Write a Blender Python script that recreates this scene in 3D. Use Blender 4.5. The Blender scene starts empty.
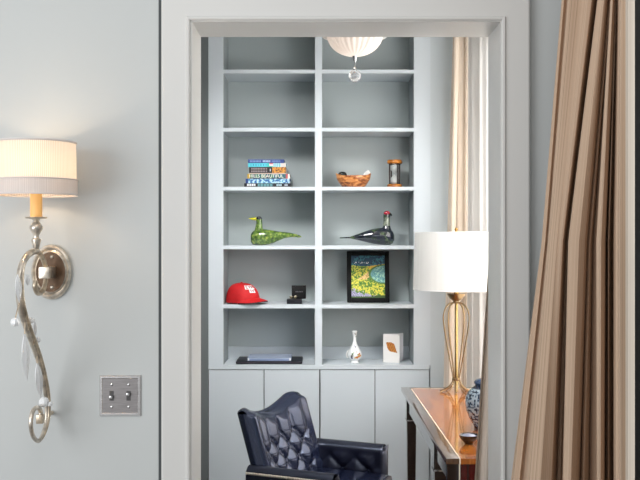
import bpy, bmesh, math, random
from mathutils import Vector, Matrix, noise
random.seed(7)
C = bpy.context.scene.collection
PI = math.pi
F = 900.0; CH = 1.45

# ------------------------------------------------------------------ helpers
def lin(c):
    return tuple((v/12.92 if v <= .04045 else ((v+.055)/1.055)**2.4) for v in c)
def s255(r, g, b): return lin((r/255, g/255, b/255))

def P(px, py, Y):
    return Vector(((px-320)*Y/F, Y, CH-(py-240)*Y/F))

def new_mat(name):
    m = bpy.data.materials.new(name); m.use_nodes = True
    return m, m.node_tree, m.node_tree.nodes['Principled BSDF']

def mat(name, col, rough=.5, metal=0, var=.04, scale=20, bump=0, coat=0, trans=0, emit=None, estr=0, spec=.5, stretch=None, sheen=0, ior=1.5):
    m, nt, b = new_mat(name)
    N = nt.nodes; L = nt.links
    col = s255(*col)
    tc = N.new('ShaderNodeTexCoord')
    mp = N.new('ShaderNodeMapping')
    if stretch: mp.inputs['Scale'].default_value = stretch
    L.new(tc.outputs['Object'], mp.inputs['Vector'])
    nz = N.new('ShaderNodeTexNoise'); nz.inputs['Scale'].default_value = scale; nz.inputs['Detail'].default_value = 4
    L.new(mp.outputs['Vector'], nz.inputs['Vector'])
    r = N.new('ShaderNodeValToRGB')
    r.color_ramp.elements[0].position = .3; r.color_ramp.elements[1].position = .7
    r.color_ramp.elements[0].color = tuple(max(0, c*(1-var)) for c in col)+(1,)
    r.color_ramp.elements[1].color = tuple(min(1, c*(1+var)) for c in col)+(1,)
    L.new(nz.outputs['Fac'], r.inputs['Fac'])
    L.new(r.outputs['Color'], b.inputs['Base Color'])
    b.inputs['Roughness'].default_value = rough; b.inputs['Metallic'].default_value = metal
    b.inputs['Coat Weight'].default_value = coat; b.inputs['Coat Roughness'].default_value = .08
    b.inputs['Transmission Weight'].default_value = trans; b.inputs['IOR'].default_value = ior
    b.inputs['Specular IOR Level'].default_value = spec
    b.inputs['Sheen Weight'].default_value = sheen
    if emit:
        b.inputs['Emission Color'].default_value = s255(*emit)+(1,); b.inputs['Emission Strength'].default_value = estr
    if bump:
        bp = N.new('ShaderNodeBump'); bp.inputs['Strength'].default_value = bump; bp.inputs['Distance'].default_value = .002
        L.new(nz.outputs['Fac'], bp.inputs['Height']); L.new(bp.outputs['Normal'], b.inputs['Normal'])
    return m

def painted_mat(name, rough=.5, coat=0, metal=0):
    m, nt, b = new_mat(name)
    a = nt.nodes.new('ShaderNodeAttribute'); a.attribute_name = 'Col'
    nt.links.new(a.outputs['Color'], b.inputs['Base Color'])
    b.inputs['Roughness'].default_value = rough; b.inputs['Coat Weight'].default_value = coat; b.inputs['Metallic'].default_value = metal
    return m

def ramp_mat(name, stops, scale, rough=.4, detail=5, stretch=(1,1,1), coat=0, dist=0, bump=0):
    m, nt, b = new_mat(name); N = nt.nodes; L = nt.links
    tc = N.new('ShaderNodeTexCoord'); mp = N.new('ShaderNodeMapping'); mp.inputs['Scale'].default_value = stretch
    L.new(tc.outputs['Object'], mp.inputs['Vector'])
    nz = N.new('ShaderNodeTexNoise'); nz.inputs['Scale'].default_value = scale; nz.inputs['Detail'].default_value = detail; nz.inputs['Distortion'].default_value = dist
    L.new(mp.outputs['Vector'], nz.inputs['Vector'])
    r = N.new('ShaderNodeValToRGB'); e = r.color_ramp.elements
    while len(e) < len(stops): e.new(.5)
    for i, (p, c) in enumerate(stops):
        e[i].position = p; e[i].color = s255(*c)+(1,)
    L.new(nz.outputs['Fac'], r.inputs['Fac']); L.new(r.outputs['Color'], b.inputs['Base Color'])
    b.inputs['Roughness'].default_value = rough; b.inputs['Coat Weight'].default_value = coat; b.inputs['Coat Roughness'].default_value = .05
    if bump:
        bp = N.new('ShaderNodeBump'); bp.inputs['Strength'].default_value = bump; bp.inputs['Distance'].default_value = .002
        L.new(nz.outputs['Fac'], bp.inputs['Height']); L.new(bp.outputs['Normal'], b.inputs['Normal'])
    return m

def fabric_mat(name, stops, uscale, translucent=.0, rough=.85, vscale=.25):
    """woven cloth; the stripes run along V of the cloth's own UV map (U in metres)"""
    m, nt, b = new_mat(name); N = nt.nodes; L = nt.links
    uv = N.new('ShaderNodeUVMap'); uv.uv_map = 'UVMap'
    mp = N.new('ShaderNodeMapping'); mp.inputs['Scale'].default_value = (uscale, vscale, 1)
    L.new(uv.outputs['UV'], mp.inputs['Vector'])
    nz = N.new('ShaderNodeTexNoise'); nz.inputs['Scale'].default_value = 1; nz.inputs['Detail'].default_value = 3; nz.inputs['Roughness'].default_value = .65
    L.new(mp.outputs['Vector'], nz.inputs['Vector'])
    r = N.new('ShaderNodeValToRGB'); e = r.color_ramp.elements
    while len(e) < len(stops): e.new(.5)
    for i, (p, c) in enumerate(stops):
        e[i].position = p; e[i].color = s255(*c)+(1,)
    L.new(nz.outputs['Fac'], r.inputs['Fac'])
    L.new(r.outputs['Color'], b.inputs['Base Color'])
    b.inputs['Roughness'].default_value = rough; b.inputs['Specular IOR Level'].default_value = .15
    if translucent:
        t = N.new('ShaderNodeBsdfTranslucent'); L.new(r.outputs['Color'], t.inputs['Color'])
        mx = N.new('ShaderNodeMixShader'); mx.inputs['Fac'].default_value = translucent
        L.new(b.outputs['BSDF'], mx.inputs[1]); L.new(t.outputs['BSDF'], mx.inputs[2])
        L.new(mx.outputs['Shader'], N['Material Output'].inputs['Surface'])
    return m

class MB:
    def __init__(s): s.bm = bmesh.new()
    def _v(s, pts): return [s.bm.verts.new(p) for p in pts]
    def box(s, lo, hi, bev=0, M=None):
        v = s._v([(x, y, z) for x in (lo[0], hi[0]) for y in (lo[1], hi[1]) for z in (lo[2], hi[2])])
        fs = [(0,1,3,2),(4,6,7,5),(0,4,5,1),(2,3,7,6),(0,2,6,4),(1,5,7,3)]
        faces = [s.bm.faces.new([v[i] for i in f]) for f in fs]
        if bev:
            es = list({e for f in faces for e in f.edges})
            r = bmesh.ops.bevel(s.bm, geom=es, offset=bev, segments=2, affect='EDGES', profile=.6)
            v = list({vv for f in r['faces'] for vv in f.verts} | {x for x in v if x.is_valid})
        if M is not None:
            for x in v: x.co = M @ x.co
        return s
    def rings(s, rings, cap0=True, cap1=True, closed=True):
        R = [s._v(r) for r in rings]
        n = len(R[0])
        for a, b in zip(R, R[1:]):
            for i in range(n if closed else n-1):
                j = (i+1) % n
                s.bm.faces.new((a[i], a[j], b[j], b[i]))
        if cap0 and closed: s.bm.faces.new(list(reversed(R[0])))
        if cap1 and closed: s.bm.faces.new(R[-1])
        return s
    def lathe(s, prof, c=(0,0,0), n=32, cap0=True, cap1=True, sx=1, sy=1, wav=0, k=0):
        rs = []
        for r, z in prof:
            r = max(r, 1e-4)
            rs.append([(c[0]+r*sx*math.cos(2*PI*i/n)*(1+wav*math.cos(k*2*PI*i/n)), c[1]+r*sy*math.sin(2*PI*i/n)*(1+wav*math.cos(k*2*PI*i/n)), c[2]+z) for i in range(n)])
        return s.rings(rs, cap0, cap1)
    def tube(s, pts, r, n=10, cap=True):
        pts = [Vector(p) for p in pts]; rs = []
        up = None
        for i, p in enumerate(pts):
            t = (pts[min(i+1, len(pts)-1)]-pts[max(i-1, 0)])
            t.normalize()
            if up is None:
                a = Vector((0,0,1)) if abs(t.z) < .9 else Vector((1,0,0))
                up = a.cross(t).normalized()
            up = (up - t*up.dot(t)).normalized()
            w = t.cross(up)
            rr = r[i] if isinstance(r, (list, tuple)) else r
            rs.append([p+rr*(math.cos(2*PI*k/n)*up+math.sin(2*PI*k/n)*w) for k in range(n)])
        return s.rings(rs, cap, cap)
    def ball(s, c, r, n=12, m=8, sc=(1,1,1), M=None):
        rs = []
        for i in range(m+1):
            a = PI*i/m - PI/2
            rr = max(math.cos(a), 1e-3)
            ring = [Vector((r*sc[0]*rr*math.cos(2*PI*k/n), r*sc[1]*rr*math.sin(2*PI*k/n), r*sc[2]*math.sin(a))) for k in range(n)]
            if M is not None: ring = [M @ v for v in ring]
            rs.append([v+Vector(c) for v in ring])
        return s.rings(rs)
    def grid(s, f, nu, nv, uvf=None):
        V = [[s.bm.verts.new(f(i/nu, j/nv)) for i in range(nu+1)] for j in range(nv+1)]
        uvl = s.bm.loops.layers.uv.get('UVMap') or (s.bm.loops.layers.uv.new('UVMap') if uvf else None)
        for j in range(nv):
            for i in range(nu):
                fc = s.bm.faces.new((V[j][i], V[j][i+1], V[j+1][i+1], V[j+1][i]))
                if uvf:
                    for l, (a, b) in zip(fc.loops, ((i,j),(i+1,j),(i+1,j+1),(i,j+1))):
                        l[uvl].uv = uvf(a/nu, b/nv)
        return s
    def prism(s, pts, a, b):   # pts are Vectors; extruded from offset a to offset b
        A = s._v([Vector(p)+Vector(a) for p in pts]); B = s._v([Vector(p)+Vector(b) for p in pts])
        n = len(pts)
        s.bm.faces.new(list(reversed(A))); s.bm.faces.new(B)
        for i in range(n):
            j = (i+1) % n; s.bm.faces.new((A[i], A[j], B[j], B[i]))
        return s
    def build(s, name, m, parent=None, smooth=True, fix=True, ang=40):
        if fix: bmesh.ops.recalc_face_normals(s.bm, faces=s.bm.faces)
        me = bpy.data.meshes.new(name); s.bm.to_mesh(me); s.bm.free()
        me.materials.append(m)
        if smooth:
            me.polygons.foreach_set('use_smooth', [True]*len(me.polygons))
            me.set_sharp_from_angle(angle=math.radians(ang))
        o = bpy.data.objects.new(name, me); C.objects.link(o)
        if parent is not None: o.parent = parent
        return o

def tag(o, label=None, cat=None, group=None, kind=None):
    if label: o['label'] = label
    if cat: o['category'] = cat
    if group: o['group'] = group
    if kind: o['kind'] = kind
    return o
def thing(name, label, cat, loc=(0,0,0), rz=0, group=None):
    o = bpy.data.objects.new(name, None); C.objects.link(o)
    o.empty_display_size = .05
    o.location = loc; o.rotation_euler = (0,0,rz)
    return tag(o, label, cat, group)
def struct(o): o['kind'] = 'structure'; return o

def paint_quad(name, o, ux, uz, nx, nz, f, m, parent):
    """flat painted surface: origin o, edges ux and uz, colour f(s,t) per cell"""
    o, ux, uz = Vector(o), Vector(ux), Vector(uz)
    bm = bmesh.new(); cl = bm.loops.layers.float_color.new('Col')
    V = [[bm.verts.new(o+ux*(i/nx)+uz*(j/nz)) for i in range(nx+1)] for j in range(nz+1)]
    for j in range(nz):
        for i in range(nx):
            fc = bm.faces.new((V[j][i], V[j][i+1], V[j+1][i+1], V[j+1][i]))
            c = f((i+.5)/nx, (j+.5)/nz)
            for l in fc.loops: l[cl] = (*s255(*c), 1)
    me = bpy.data.meshes.new(name); bm.to_mesh(me); bm.free(); me.materials.append(m)
    ob = bpy.data.objects.new(name, me); C.objects.link(ob)
    if parent is not None: ob.parent = parent
    return ob

def text_mesh(name, body, size, loc, rot, m, parent, depth=.0004, sx=1):
    cu = bpy.data.curves.new(name, 'FONT'); cu.body = body; cu.size = size; cu.align_x = 'CENTER'; cu.align_y = 'CENTER'; cu.extrude = depth
    t = bpy.data.objects.new(name+'_t', cu); C.objects.link(t)
    dg = bpy.context.evaluated_depsgraph_get()
    me = bpy.data.meshes.new_from_object(t.evaluated_get(dg))
    bpy.data.objects.remove(t); bpy.data.curves.remove(cu)
    me.materials.clear(); me.materials.append(m); me.name = name
    o = bpy.data.objects.new(name, me); C.objects.link(o)
    o.location = loc; o.rotation_euler = rot; o.scale = (sx,1,1)
    if parent is not None: o.parent = parent
    return o

def smooth_path(pts, n):
    """Catmull-Rom through pts, n samples"""
    pts = [Vector(p) for p in pts]; out = []
    m = len(pts)-1
    for k in range(n+1):
        t = k/n*m; i = min(int(t), m-1); u = t-i
        p0, p1, p2, p3 = pts[max(i-1,0)], pts[i], pts[i+1], pts[min(i+2,m)]
        out.append(.5*((2*p1)+(p2-p0)*u+(2*p0-5*p1+4*p2-p3)*u*u+(3*p1-p0-3*p2+p3)*u**3))
    return out
def interp(tab, t):
    if t <= tab[0][0]: return tab[0][1]
    for (a, va), (b, vb) in zip(tab, tab[1:]):
        if t <= b: return va+(vb-va)*(t-a)/(b-a)
    return tab[-1][1]

# ------------------------------------------------------------------ materials
M_wall   = mat('wall_paint', (204,207,206), .7, var=.012, scale=3, bump=.03)
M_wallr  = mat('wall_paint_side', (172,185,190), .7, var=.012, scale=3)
M_trim   = mat('trim_paint', (222,221,218), .35, var=.008, scale=4)
M_cab    = mat('cabinet_paint', (206,214,220), .4, var=.01, scale=4)
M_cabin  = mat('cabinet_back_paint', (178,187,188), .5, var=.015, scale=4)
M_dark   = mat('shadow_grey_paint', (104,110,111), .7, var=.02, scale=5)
M_groove_shadow = mat('groove_shadow_grey', (78,82,84), .8, var=.03, scale=10)
M_ceil   = mat('ceiling_white', (235,235,232), .8, var=.01)
M_floor  = ramp_mat('floor_wood', [(.3,(112,106,102)),(.7,(146,140,136))], 6, .35, stretch=(1,8,1))
M_black  = mat('black_satin', (9,9,11), .55, var=.1, spec=.2)
M_winblk = mat('window_black', (14,13,12), .5, var=.1)
M_white  = mat('white_satin', (240,240,238), .5, var=.01)

# ------------------------------------------------------------------ room shell
def shell(name, boxes, m):
    b = MB()
    for lo, hi in boxes: b.box(lo, hi)
    return struct(b.build(name, m, smooth=False))
OL, OR_, OT = -.352, .497, 2.050            # doorway opening (jamb faces)
shell('wall_front', [((-1.7,2.5,0),(OL-.03,2.64,2.9)), ((OR_+.03,2.5,0),(.80,2.64,2.9)), ((OL-.03,2.5,OT+.03),(OR_+.03,2.64,2.9))], M_wall)
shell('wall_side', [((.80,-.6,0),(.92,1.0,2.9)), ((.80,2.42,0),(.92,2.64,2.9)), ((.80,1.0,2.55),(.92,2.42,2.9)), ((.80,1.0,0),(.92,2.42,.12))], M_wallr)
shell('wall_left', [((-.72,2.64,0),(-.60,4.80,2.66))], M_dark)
shell('wall_right', [((.95,2.64,0),(1.07,2.95,2.66)), ((.95,4.32,0),(1.07,4.80,2.66)), ((.95,2.95,0),(1.07,4.32,.35)), ((.95,2.95,2.45),(1.07,4.32,2.66))], M_wall)
shell('wall_back', [((.552,4.5,0),(.95,4.62,2.66)), ((-.60,4.78,0),(.95,4.80,2.66))], mat('nook_wall_paint', (200,208,212), .7, var=.012, scale=3))
shell('ceiling', [((-.72,2.64,2.66),(1.07,4.80,2.72))], M_ceil)
shell('floor', [((-1.7,-.6,-.06),(1.07,4.80,0))], M_floor)

# doorway casing and jamb lining
b = MB()
def yprof_frame(b, x0, x1, zt, prof):
    """mitred three-sided frame swept from profile points (offset outward, y)"""
    rings = []
    for (ox, oz) in ((-1,0),(-1,1),(1,1),(1,0)):
        ring = []
        for off, y in prof:
            x = (x0-off) if ox < 0 else (x1+off)
            z = (zt+off) if oz else 0.0
            ring.append((x, y, z))
        rings.append(ring)
    b.rings(rings, True, True)
def casing_obj():
    b = MB()
    e = .0797
    yprof_frame(b, OL-.005, OR_+.002, OT+.003, [(0,2.5),(0,2.468),(.003,2.465),(.008,2.465),(.010,2.470),(.012,2.4715),(e-.006,2.4715),(e-.002,2.474),(e,2.478),(e,2.5)])
    c = b.build('trim_1', M_trim, ang=25); struct(c)
    j = MB()
    yprof_frame(j, OL, OR_, OT, [(0,2.474),(0,2.66),(.028,2.66),(.028,2.474)])
    j.build('jamb', M_trim, c, smooth=False)
casing_obj()
b = MB(); b.box((-.4478,2.4965,0),(-.4385,2.5,2.131)); struct(b.build('casing_shadow_strip', M_groove_shadow, smooth=False))  # dark strip painted in as the shadow line beside the casing
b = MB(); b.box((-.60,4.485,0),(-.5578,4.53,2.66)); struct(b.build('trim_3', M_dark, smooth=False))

# windows
def pane_mat():
    m, nt, bs = new_mat('window_glass'); N = nt.nodes; L = nt.links
    t = N.new('ShaderNodeBsdfTransparent'); t.inputs['Color'].default_value = (.95,.97,.97,1)
    g = N.new('ShaderNodeBsdfGlossy'); g.inputs['Roughness'].default_value = .02
    f = N.new('ShaderNodeFresnel'); f.inputs['IOR'].default_value = 1.35
    mx = N.new('ShaderNodeMixShader'); L.new(f.outputs['Fac'], mx.inputs['Fac'])
    L.new(t.outputs['BSDF'], mx.inputs[1]); L.new(g.outputs['BSDF'], mx.inputs[2]); L.new(mx.outputs['Shader'], N['Material Output'].inputs['Surface'])
    return m
M_glass = pane_mat()
def window(name, x0, x1, y0, y1, z0, z1, m, fw=.06, mull=1):
    b = MB()
    b.box((x0,y0,z0),(x1,y0+fw,z1)); b.box((x0,y1-fw,z0),(x1,y1,z1))
    b.box((x0,y0+fw,z0),(x1,y1-fw,z0+fw)); b.box((x0,y0+fw,z1-fw),(x1,y1-fw,z1))
    zm = (z0+z1)/2
    b.box((x0,y0+fw,zm-.02),(x1,y1-fw,zm+.02))
    w = struct(b.build(name, m, smooth=False))
    xm = (x0+x1)/2
    for za, zb_ in ((z0+fw,zm-.02),(zm+.02,z1-fw)):
        p = MB(); p.grid(lambda u,v: Vector((xm,y0+fw+(y1-y0-2*fw)*u,za+(zb_-za)*v)), 1, 1); p.build('pane', M_glass, w)
    return w
window('window_1', .955, 1.02, 2.951, 4.319, .351, 2.449, M_trim)
window('window_2', .805, .87, 1.001, 2.419, .121, 2.549, M_winblk, fw=.26)

# ------------------------------------------------------------------ built-in bookcase
Yf = 4.5
def zx(py, Y=Yf): return CH-(py-240)*Y/F
def xx(px, Y=Yf): return (px-320)*Y/F
bk = thing('built_in_bookcase', 'tall pale grey built-in bookcase with two columns of shelves over cupboard doors', 'bookcase', (0,4.5,0))
bk_off = Vector((0,4.5,0))
def bpart(name, boxes, m, bev=0, smooth=False):
    b = MB()
    for lo, hi in boxes: b.box(Vector(lo)-bk_off, Vector(hi)-bk_off, bev)
    return b.build(name, m, bk, smooth)
SX = [xx(208.5), xx(223), xx(315), xx(322), xx(414), xx(428.8)]
ZB = zx(365.2); ZD = zx(369.3); TOPZ = 2.655
bpart('stile', [((SX[0],4.5,ZB),(SX[1],4.76,TOPZ))], M_cab)
bpart('stile', [((SX[2],4.5,ZB),(SX[3],4.745,TOPZ))], M_cab)
bpart('stile', [((SX[4],4.5,ZB),(SX[5]+.008,4.76,TOPZ))], M_cab)
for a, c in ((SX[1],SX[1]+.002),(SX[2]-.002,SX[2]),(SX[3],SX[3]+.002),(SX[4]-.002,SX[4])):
    bpart('shade_liner', [((a,4.518,ZB+.001),(c,4.747,TOPZ))], mat('shaded_liner_paint', (150,158,160), .6, var=.01) if a == SX[1] else bpy.data.materials['shaded_liner_paint'])  # added liners; shade of the inner sides is put into a darker colour
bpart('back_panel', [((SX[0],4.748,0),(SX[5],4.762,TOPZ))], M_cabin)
for (a, c) in ((SX[1],SX[2]),(SX[3],SX[4])):
    for (t, u) in ((69.6,73.2),(127.8,131.4),(186.8,190.4),(245.6,249.2),(304.6,308.4)):
        bpart('shelf', [((a,4.502,zx(u)),(c,4.747,zx(t)))], M_cab)
    bpart('shelf', [((a,4.502,2.58),(c,4.747,2.60))], M_cab)
    bpart('back_rail', [((a,4.738,ZB),(c,4.748,CH-(346.6-240)*4.738/F))], M_cab)
bpart('base_top', [((SX[0],4.497,ZD),(SX[5]+.004,4.747,ZB))], M_cab)
bpart('carcass', [((SX[0],4.522,.08),(SX[5]+.004,4.747,ZD-.001))], M_groove_shadow)
bpart('plinth', [((SX[0],4.54,0),(SX[5],4.747,.079))], M_cab)
for a, c in ((208.8,263.6),(264.4,319.2),(320.4,374.6),(375.4,429.2)):
    bpart('door', [((xx(a),4.5,.085),(xx(c),4.521,zx(370.1)))], M_cab, bev=.0015)

EPS = .0012
def on(px, py_shelf, Y):  # point on shelf top given shelf front-edge y (Z=4.5)
    return Vector(((px-320)*Y/F, Y, zx(py_shelf)+EPS))
S3, S4, S5, S6 = 186.8, 245.6, 304.6, 365.2

# ------------------------------------------------------------------ books
M_paint = painted_mat('printed_paper', .45, .15)
M_pages = mat('book_pages', (226,220,208), .8, var=.05, scale=60, stretch=(1,1,30))
rb = random.Random(3)
def cellnoise(i, j, k=0): return noise.noise(Vector((i*7.3+k*13.1, j*5.7, k*3.3)))
def spine_navy(s, t):
    if .3 < t < .72 and .05 < s < .9 and (s < .36 or .4 < s < .62 or s > .66) and int(s*75) % 3 != 0:
        return (120,140,190) if s < .36 else ((170,185,215) if s < .62 else (100,125,175))
    return (34,60,128)
def spine_turq(s, t):
    if s > .86: return (214,208,205)
    if .56 < s < .66 and t > .2: return (226,200,202) if t < .8 else (205,90,90)
    if s >= .66: return (70,170,190) if int(s*40) % 2 else (200,225,228)
    if .25 < t < .7 and .06 < s < .5 and int(s*60) % 4 in (0,): return (40,130,160)
    return (82,196,212) if s < .5 else (60,190,180)
def spine_black(s, t):
    if t < .12: return (205,180,165)
    if s > .63:
        n = noise.noise(Vector((s*22, t*5, 1)))
        return (205,140,50) if n > -.1 else (120,72,30)
    if .05 < s < .49 and (.28 < t < .5 or .6 < t < .82) and int(s*90) % 4 != 0: return (140,128,130)
    if .555 < s < .59 and .4 < t < .75: return (170,175,190)
    return (26,22,26)
def spine_multi(s, t):
    if s < .07: return (196,160,60)
    if s > .90: return (196,90,90) if s < .95 else (230,225,220)
    n = noise.noise(Vector((s*16, 2, 4)))
    return [(50,52,60),(84,46,40),(40,90,120),(66,120,100)][int((n+1)*3.2) % 4] if t > .1 else (60,45,40)
def spine_blue(s, t):
    n = noise.noise(Vector((s*20, t*2.5, 9)))
    if s < .06: return (40,70,130)
    return (178,214,232) if n > .12 else ((96,160,192) if n > -.15 else (50,96,160))
def spine_dark(s, t):
    if .05 < s < .24 and .2 < t < .85 and int(s*100) % 5 != 0: return (210,212,215)
    if .29 < s < .62 and .15 < t < .85: return (92,140,146) if int(s*60) % 4 else (50,80,90)
    if .68 < s < .80 and .2 < t < .8 and int(s*100) % 4: return (160,190,200)
    if .86 < s < .93 and .3 < t < .8: return (150,160,170)
    return (18,20,30)
books = [ # px x0,x1, y0(top),y1, spine painter, cover colour, label
 (244.2,291.0,183.2,186.8, spine_dark, (16,18,26), 'black book with white and teal spine lettering, bottom of the book stack', .17),
 (245.6,289.6,178.6,183.0, spine_blue, (40,80,140), 'mottled light blue book second from the bottom of the book stack', .165),
 (247.2,290.0,173.9,178.4, spine_multi, (60,44,40), 'multicoloured book with big white spine letters, under the black and gold book', .16),
 (249.0,286.0,166.9,173.6, spine_black, (22,20,24), 'thick black book with gold picture on the right of its spine', .15),
 (248.0,286.0,163.0,166.7, spine_turq, (70,180,200), 'turquoise book with white end lying under the navy book', .145),
 (247.9,284.0,159.2,162.8, spine_navy, (32,56,120), 'thin navy blue book on top of the book stack', .14)]
Yb = 4.535
M_covers = {}
zcur = zx(S3)+EPS
for i, (x0, x1, y0, y1, fn, col, lab, dep) in enumerate(books):
    h = (y1-y0)*Yb/F*1.03
    xa, xb = (x0-320)*Yb/F, (x1-320)*Yb/F
    yo = Yb + [0,.002,.001,.004,.003,.005][i]
    t = thing('book', lab, 'book', ((xa+xb)/2, yo, zcur), [0,.01,-.008,.012,-.006,.006][i]*0, 'books stacked on the shelf')
    w = xb-xa
    cv = MB(); tk = min(.003, h*.16)
    cv.box((-w/2,0,0),(w/2,dep,tk)); cv.box((-w/2,0,h-tk),(w/2,dep,h)); cv.box((-w/2,.0,tk),(w/2,.003,h-tk))
    cv.build('cover', mat('book_cover_%d' % i, col, .4, var=.06), t, smooth=False)
    pg = MB(); pg.box((-w/2+.003,.0035,tk+.0002),(w/2-.003,dep-.004,h-tk-.0002)); pg.build('page_block', M_pages, t, smooth=False)
    paint_quad('spine', (-w/2,-.0006,0), (w,0,0), (0,0,h), 100, 8, fn, M_paint, t)
    if i == 2:
        text_mesh('spine_title', 'HILLS BEAUTIFUL', h*.95, (-.012,-.0012,h*.52), (PI/2,0,0), mat('title_white', (240,238,225), .6), t, sx=1.02)
    zcur += h+.0004

# ------------------------------------------------------------------ glass birds
def figurine(name, lab, origin, s, body, neck, m, flip=1):
    """body: loft rings along local x (x,z,ry,rz) px; neck: rings upward (x,z,rx,ry)"""
    t = thing(name, lab, 'bird figurine', origin)
    b = MB(); n = 28
    rs = []
    for x, z, ry, rz in body:
        rs.append([(x*s, ry*s*math.cos(2*PI*k/n), max((z+rz*math.sin(2*PI*k/n))*s, .0005)) for k in range(n)])
    b.rings(rs)
    rs = []
    for x, z, rx, ry in neck:
        rs.append([(x*s+rx*s*math.cos(2*PI*k/n), ry*s*math.sin(2*PI*k/n), z*s) for k in range(n)])
    b.rings(rs)
    o = b.build('body', m, t)
    md = o.modifiers.new('remesh', 'REMESH'); md.mode = 'VOXEL'; md.voxel_size = .0022; md.use_smooth_shade = True
    sm = o.modifiers.new('smooth', 'SMOOTH'); sm.factor = .5; sm.iterations = 6
    return t
M_green = ramp_mat('green_glass', [(.28,(30,54,22)),(.42,(70,100,36)),(.56,(104,134,54)),(.72,(160,168,80))], 75, .2, coat=1, detail=6)
s = 4.6/F
g = figurine('bird_figurine', 'green glass bird figurine with yellow beak on the left column of shelves', on(258,S4,4.6), s,
  [(-7.3,7,1.5,2.4),(-7,7,3,4.6),(-5.5,7.2,5.4,6.6),(-2.5,7.8,7.2,8),(2,8.2,7.8,8.4),(8,8.2,7.4,8.0),(15,8.4,6.0,6.6),(21,9.2,4.6,4.6),(27,10.2,3.4,3.1),(33,10.2,2.7,2.2),(38,9.6,2.1,1.6),(43,8.8,1.5,.9)],
  [(1,9,5.5,5.5),(0.6,14,4.6,4.4),(0.9,18,3.7,3.5),(1.2,22,3.2,3.0),(1.0,25,3.2,2.9),(1,27.2,2.7,2.5),(1.0,28.4,1.4,1.2)], M_green)
b = MB(); b.ball((1.0*s,0,26.6*s), 3.0*s, 16, 10, (1.02,1.0,.78)); b.build('head_cap', mat('bird_black_glass', (14,16,16), .15, coat=1), g)
b = MB(); b.tube([(-1.6*s,0,26.2*s),(-4*s,0,26.3*s),(-7*s,0,26.5*s),(-9.3*s,0,26.6*s)], [1.7*s,1.5*s,.95*s,.25*s], 12); b.build('beak', mat('bird_yellow_beak', (208,205,40), .25, coat=.6), g)
b = MB(); b.tube([(39*s,0,9.0*s),(41*s,0,8.8*s),(43.6*s,0,8.4*s)], [1.5*s,1.25*s,.5*s], 10); b.build('tail_tip', mat('bird_tail_pale', (160,170,120), .25, coat=.6), g)

M_navyglass = ramp_mat('dark_glass', [(.32,(10,12,18)),(.47,(26,32,52)),(.57,(30,44,40)),(.70,(78,96,66))], 34, .1, coat=1, detail=5)
g = figurine('bird_figurine', 'black iridescent glass bird figurine with red crown on the right column of shelves', on(384,S4,4.6), s,
  [(-44.5,7.3,.9,.6),(-40,7.5,1.0,.7),(-34,7.7,1.3,.9),(-28,8.1,2.8,2.6),(-20,8.6,4.9,5.0),(-12,8.9,6.5,7.4),(-4,9.0,7.4,8.6),(2,8.8,7.8,8.8),(6,8.2,7,8.2),(9,7.6,4.8,6.0),(10.3,7.4,2,3)],
  [(3,10,6,5.5),(2.6,16,4.6,4.4),(2.6,20,3.5,3.2),(2.6,25,3.2,3.0),(2.8,29,3.6,3.2),(3.0,31.6,3.6,3.2),(3.2,33.2,2.2,2.0)], M_navyglass)
b = MB(); b.lathe([(3.6*s,0),(3.45*s,3*s),(3.4*s,6*s),(3.5*s,8.6*s)], (2.6*s,0,19.5*s), 24, False, False); b.build('neck_band', ramp_mat('pale_neck_glass', [(.35,(70,80,70)),(.6,(150,158,140))], 60, .15, coat=1), g)
b = MB(); b.ball((2.8*s,-.5*s,32.0*s), 3.3*s, 16, 10, (1.0,1.0,.75)); b.build('head_cap', mat('bird_red_glass', (176,26,52), .2, coat=1), g)
b = MB(); b.tube([(5.2*s,0,31*s),(6.6*s,0,30.6*s),(8*s,0,29.6*s)], [1.6*s,1.2*s,.4*s], 10); b.build('beak', mat('bird_dark_beak', (16,14,16), .2, coat=.6), g)

# ------------------------------------------------------------------ wooden bowl with shells
M_olive = ramp_mat('olive_wood', [(.34,(92,44,16)),(.48,(190,112,54)),(.66,(232,166,100))], 20, .3, stretch=(1,1,2.5), coat=.4, dist=1.5)
s = 4.62/F
o = on(353.4, S3, 4.62)
t = tag(thing('wooden_bowl', 'brown carved wooden bowl with pointed ends on the upper right shelf', 'bowl', o))
b = MB(); n = 48
def bring(r, z, tip):
    ring = []
    for k in range(n):
        a = 2*PI*k/n; c = abs(math.cos(a))**6
        ring.append((r*math.cos(a)*(1+.04*c*(tip>0)), r*.8*math.sin(a), z+tip*c))
    return ring
b.rings([bring(r*s, z*s, tp*s) for r, z, tp in ((9.5,0,0),(11.2,.8,0),(13.6,4,0),(16.0,8,.8),(17.1,11.4,3.2),(16.9,11.8,3.2),(16.0,11.2,3.0),(14.4,8,.5),(12.2,4.2,0),(8,2.2,0),(2,1.6,0))])
b.build('bowl_body', M_olive, t)
b = MB(); b.lathe([(10*s,0),(10.2*s,.25*s),(9.6*s,.5*s)], (0,0,0), 40, sy=.8); b.build('foot_ring', mat('bowl_foot_wood', (92,48,20), .4), t)
b = MB(); b.ball((0,0,0), 3.6*s, 14, 10, (1.25,.9,.85)); st = b.build('pebble', mat('black_stone', (18,28,26), .25, var=.3, scale=60), None)
st.location = o+Vector((-11*s,0,13.3*s)); tag(st, 'dark polished stone at the left end of the wooden bowl', 'stone')
b = MB()
rs = []
for i in range(9):
    f = i/8; rr = 4.0*s*math.sin(PI*(.12+.86*f))**.8*(1-.25*f)
    rs.append([(rr*math.cos(2*PI*k/12)*(1+.08*math.cos(5*2*PI*k/12))+f*2*s, .8*rr*math.sin(2*PI*k/12), f*8.2*s) for k in range(12)])
b.rings(rs); sh = b.build('seashell', mat('white_shell', (226,226,224), .35, var=.05), None)
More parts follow.
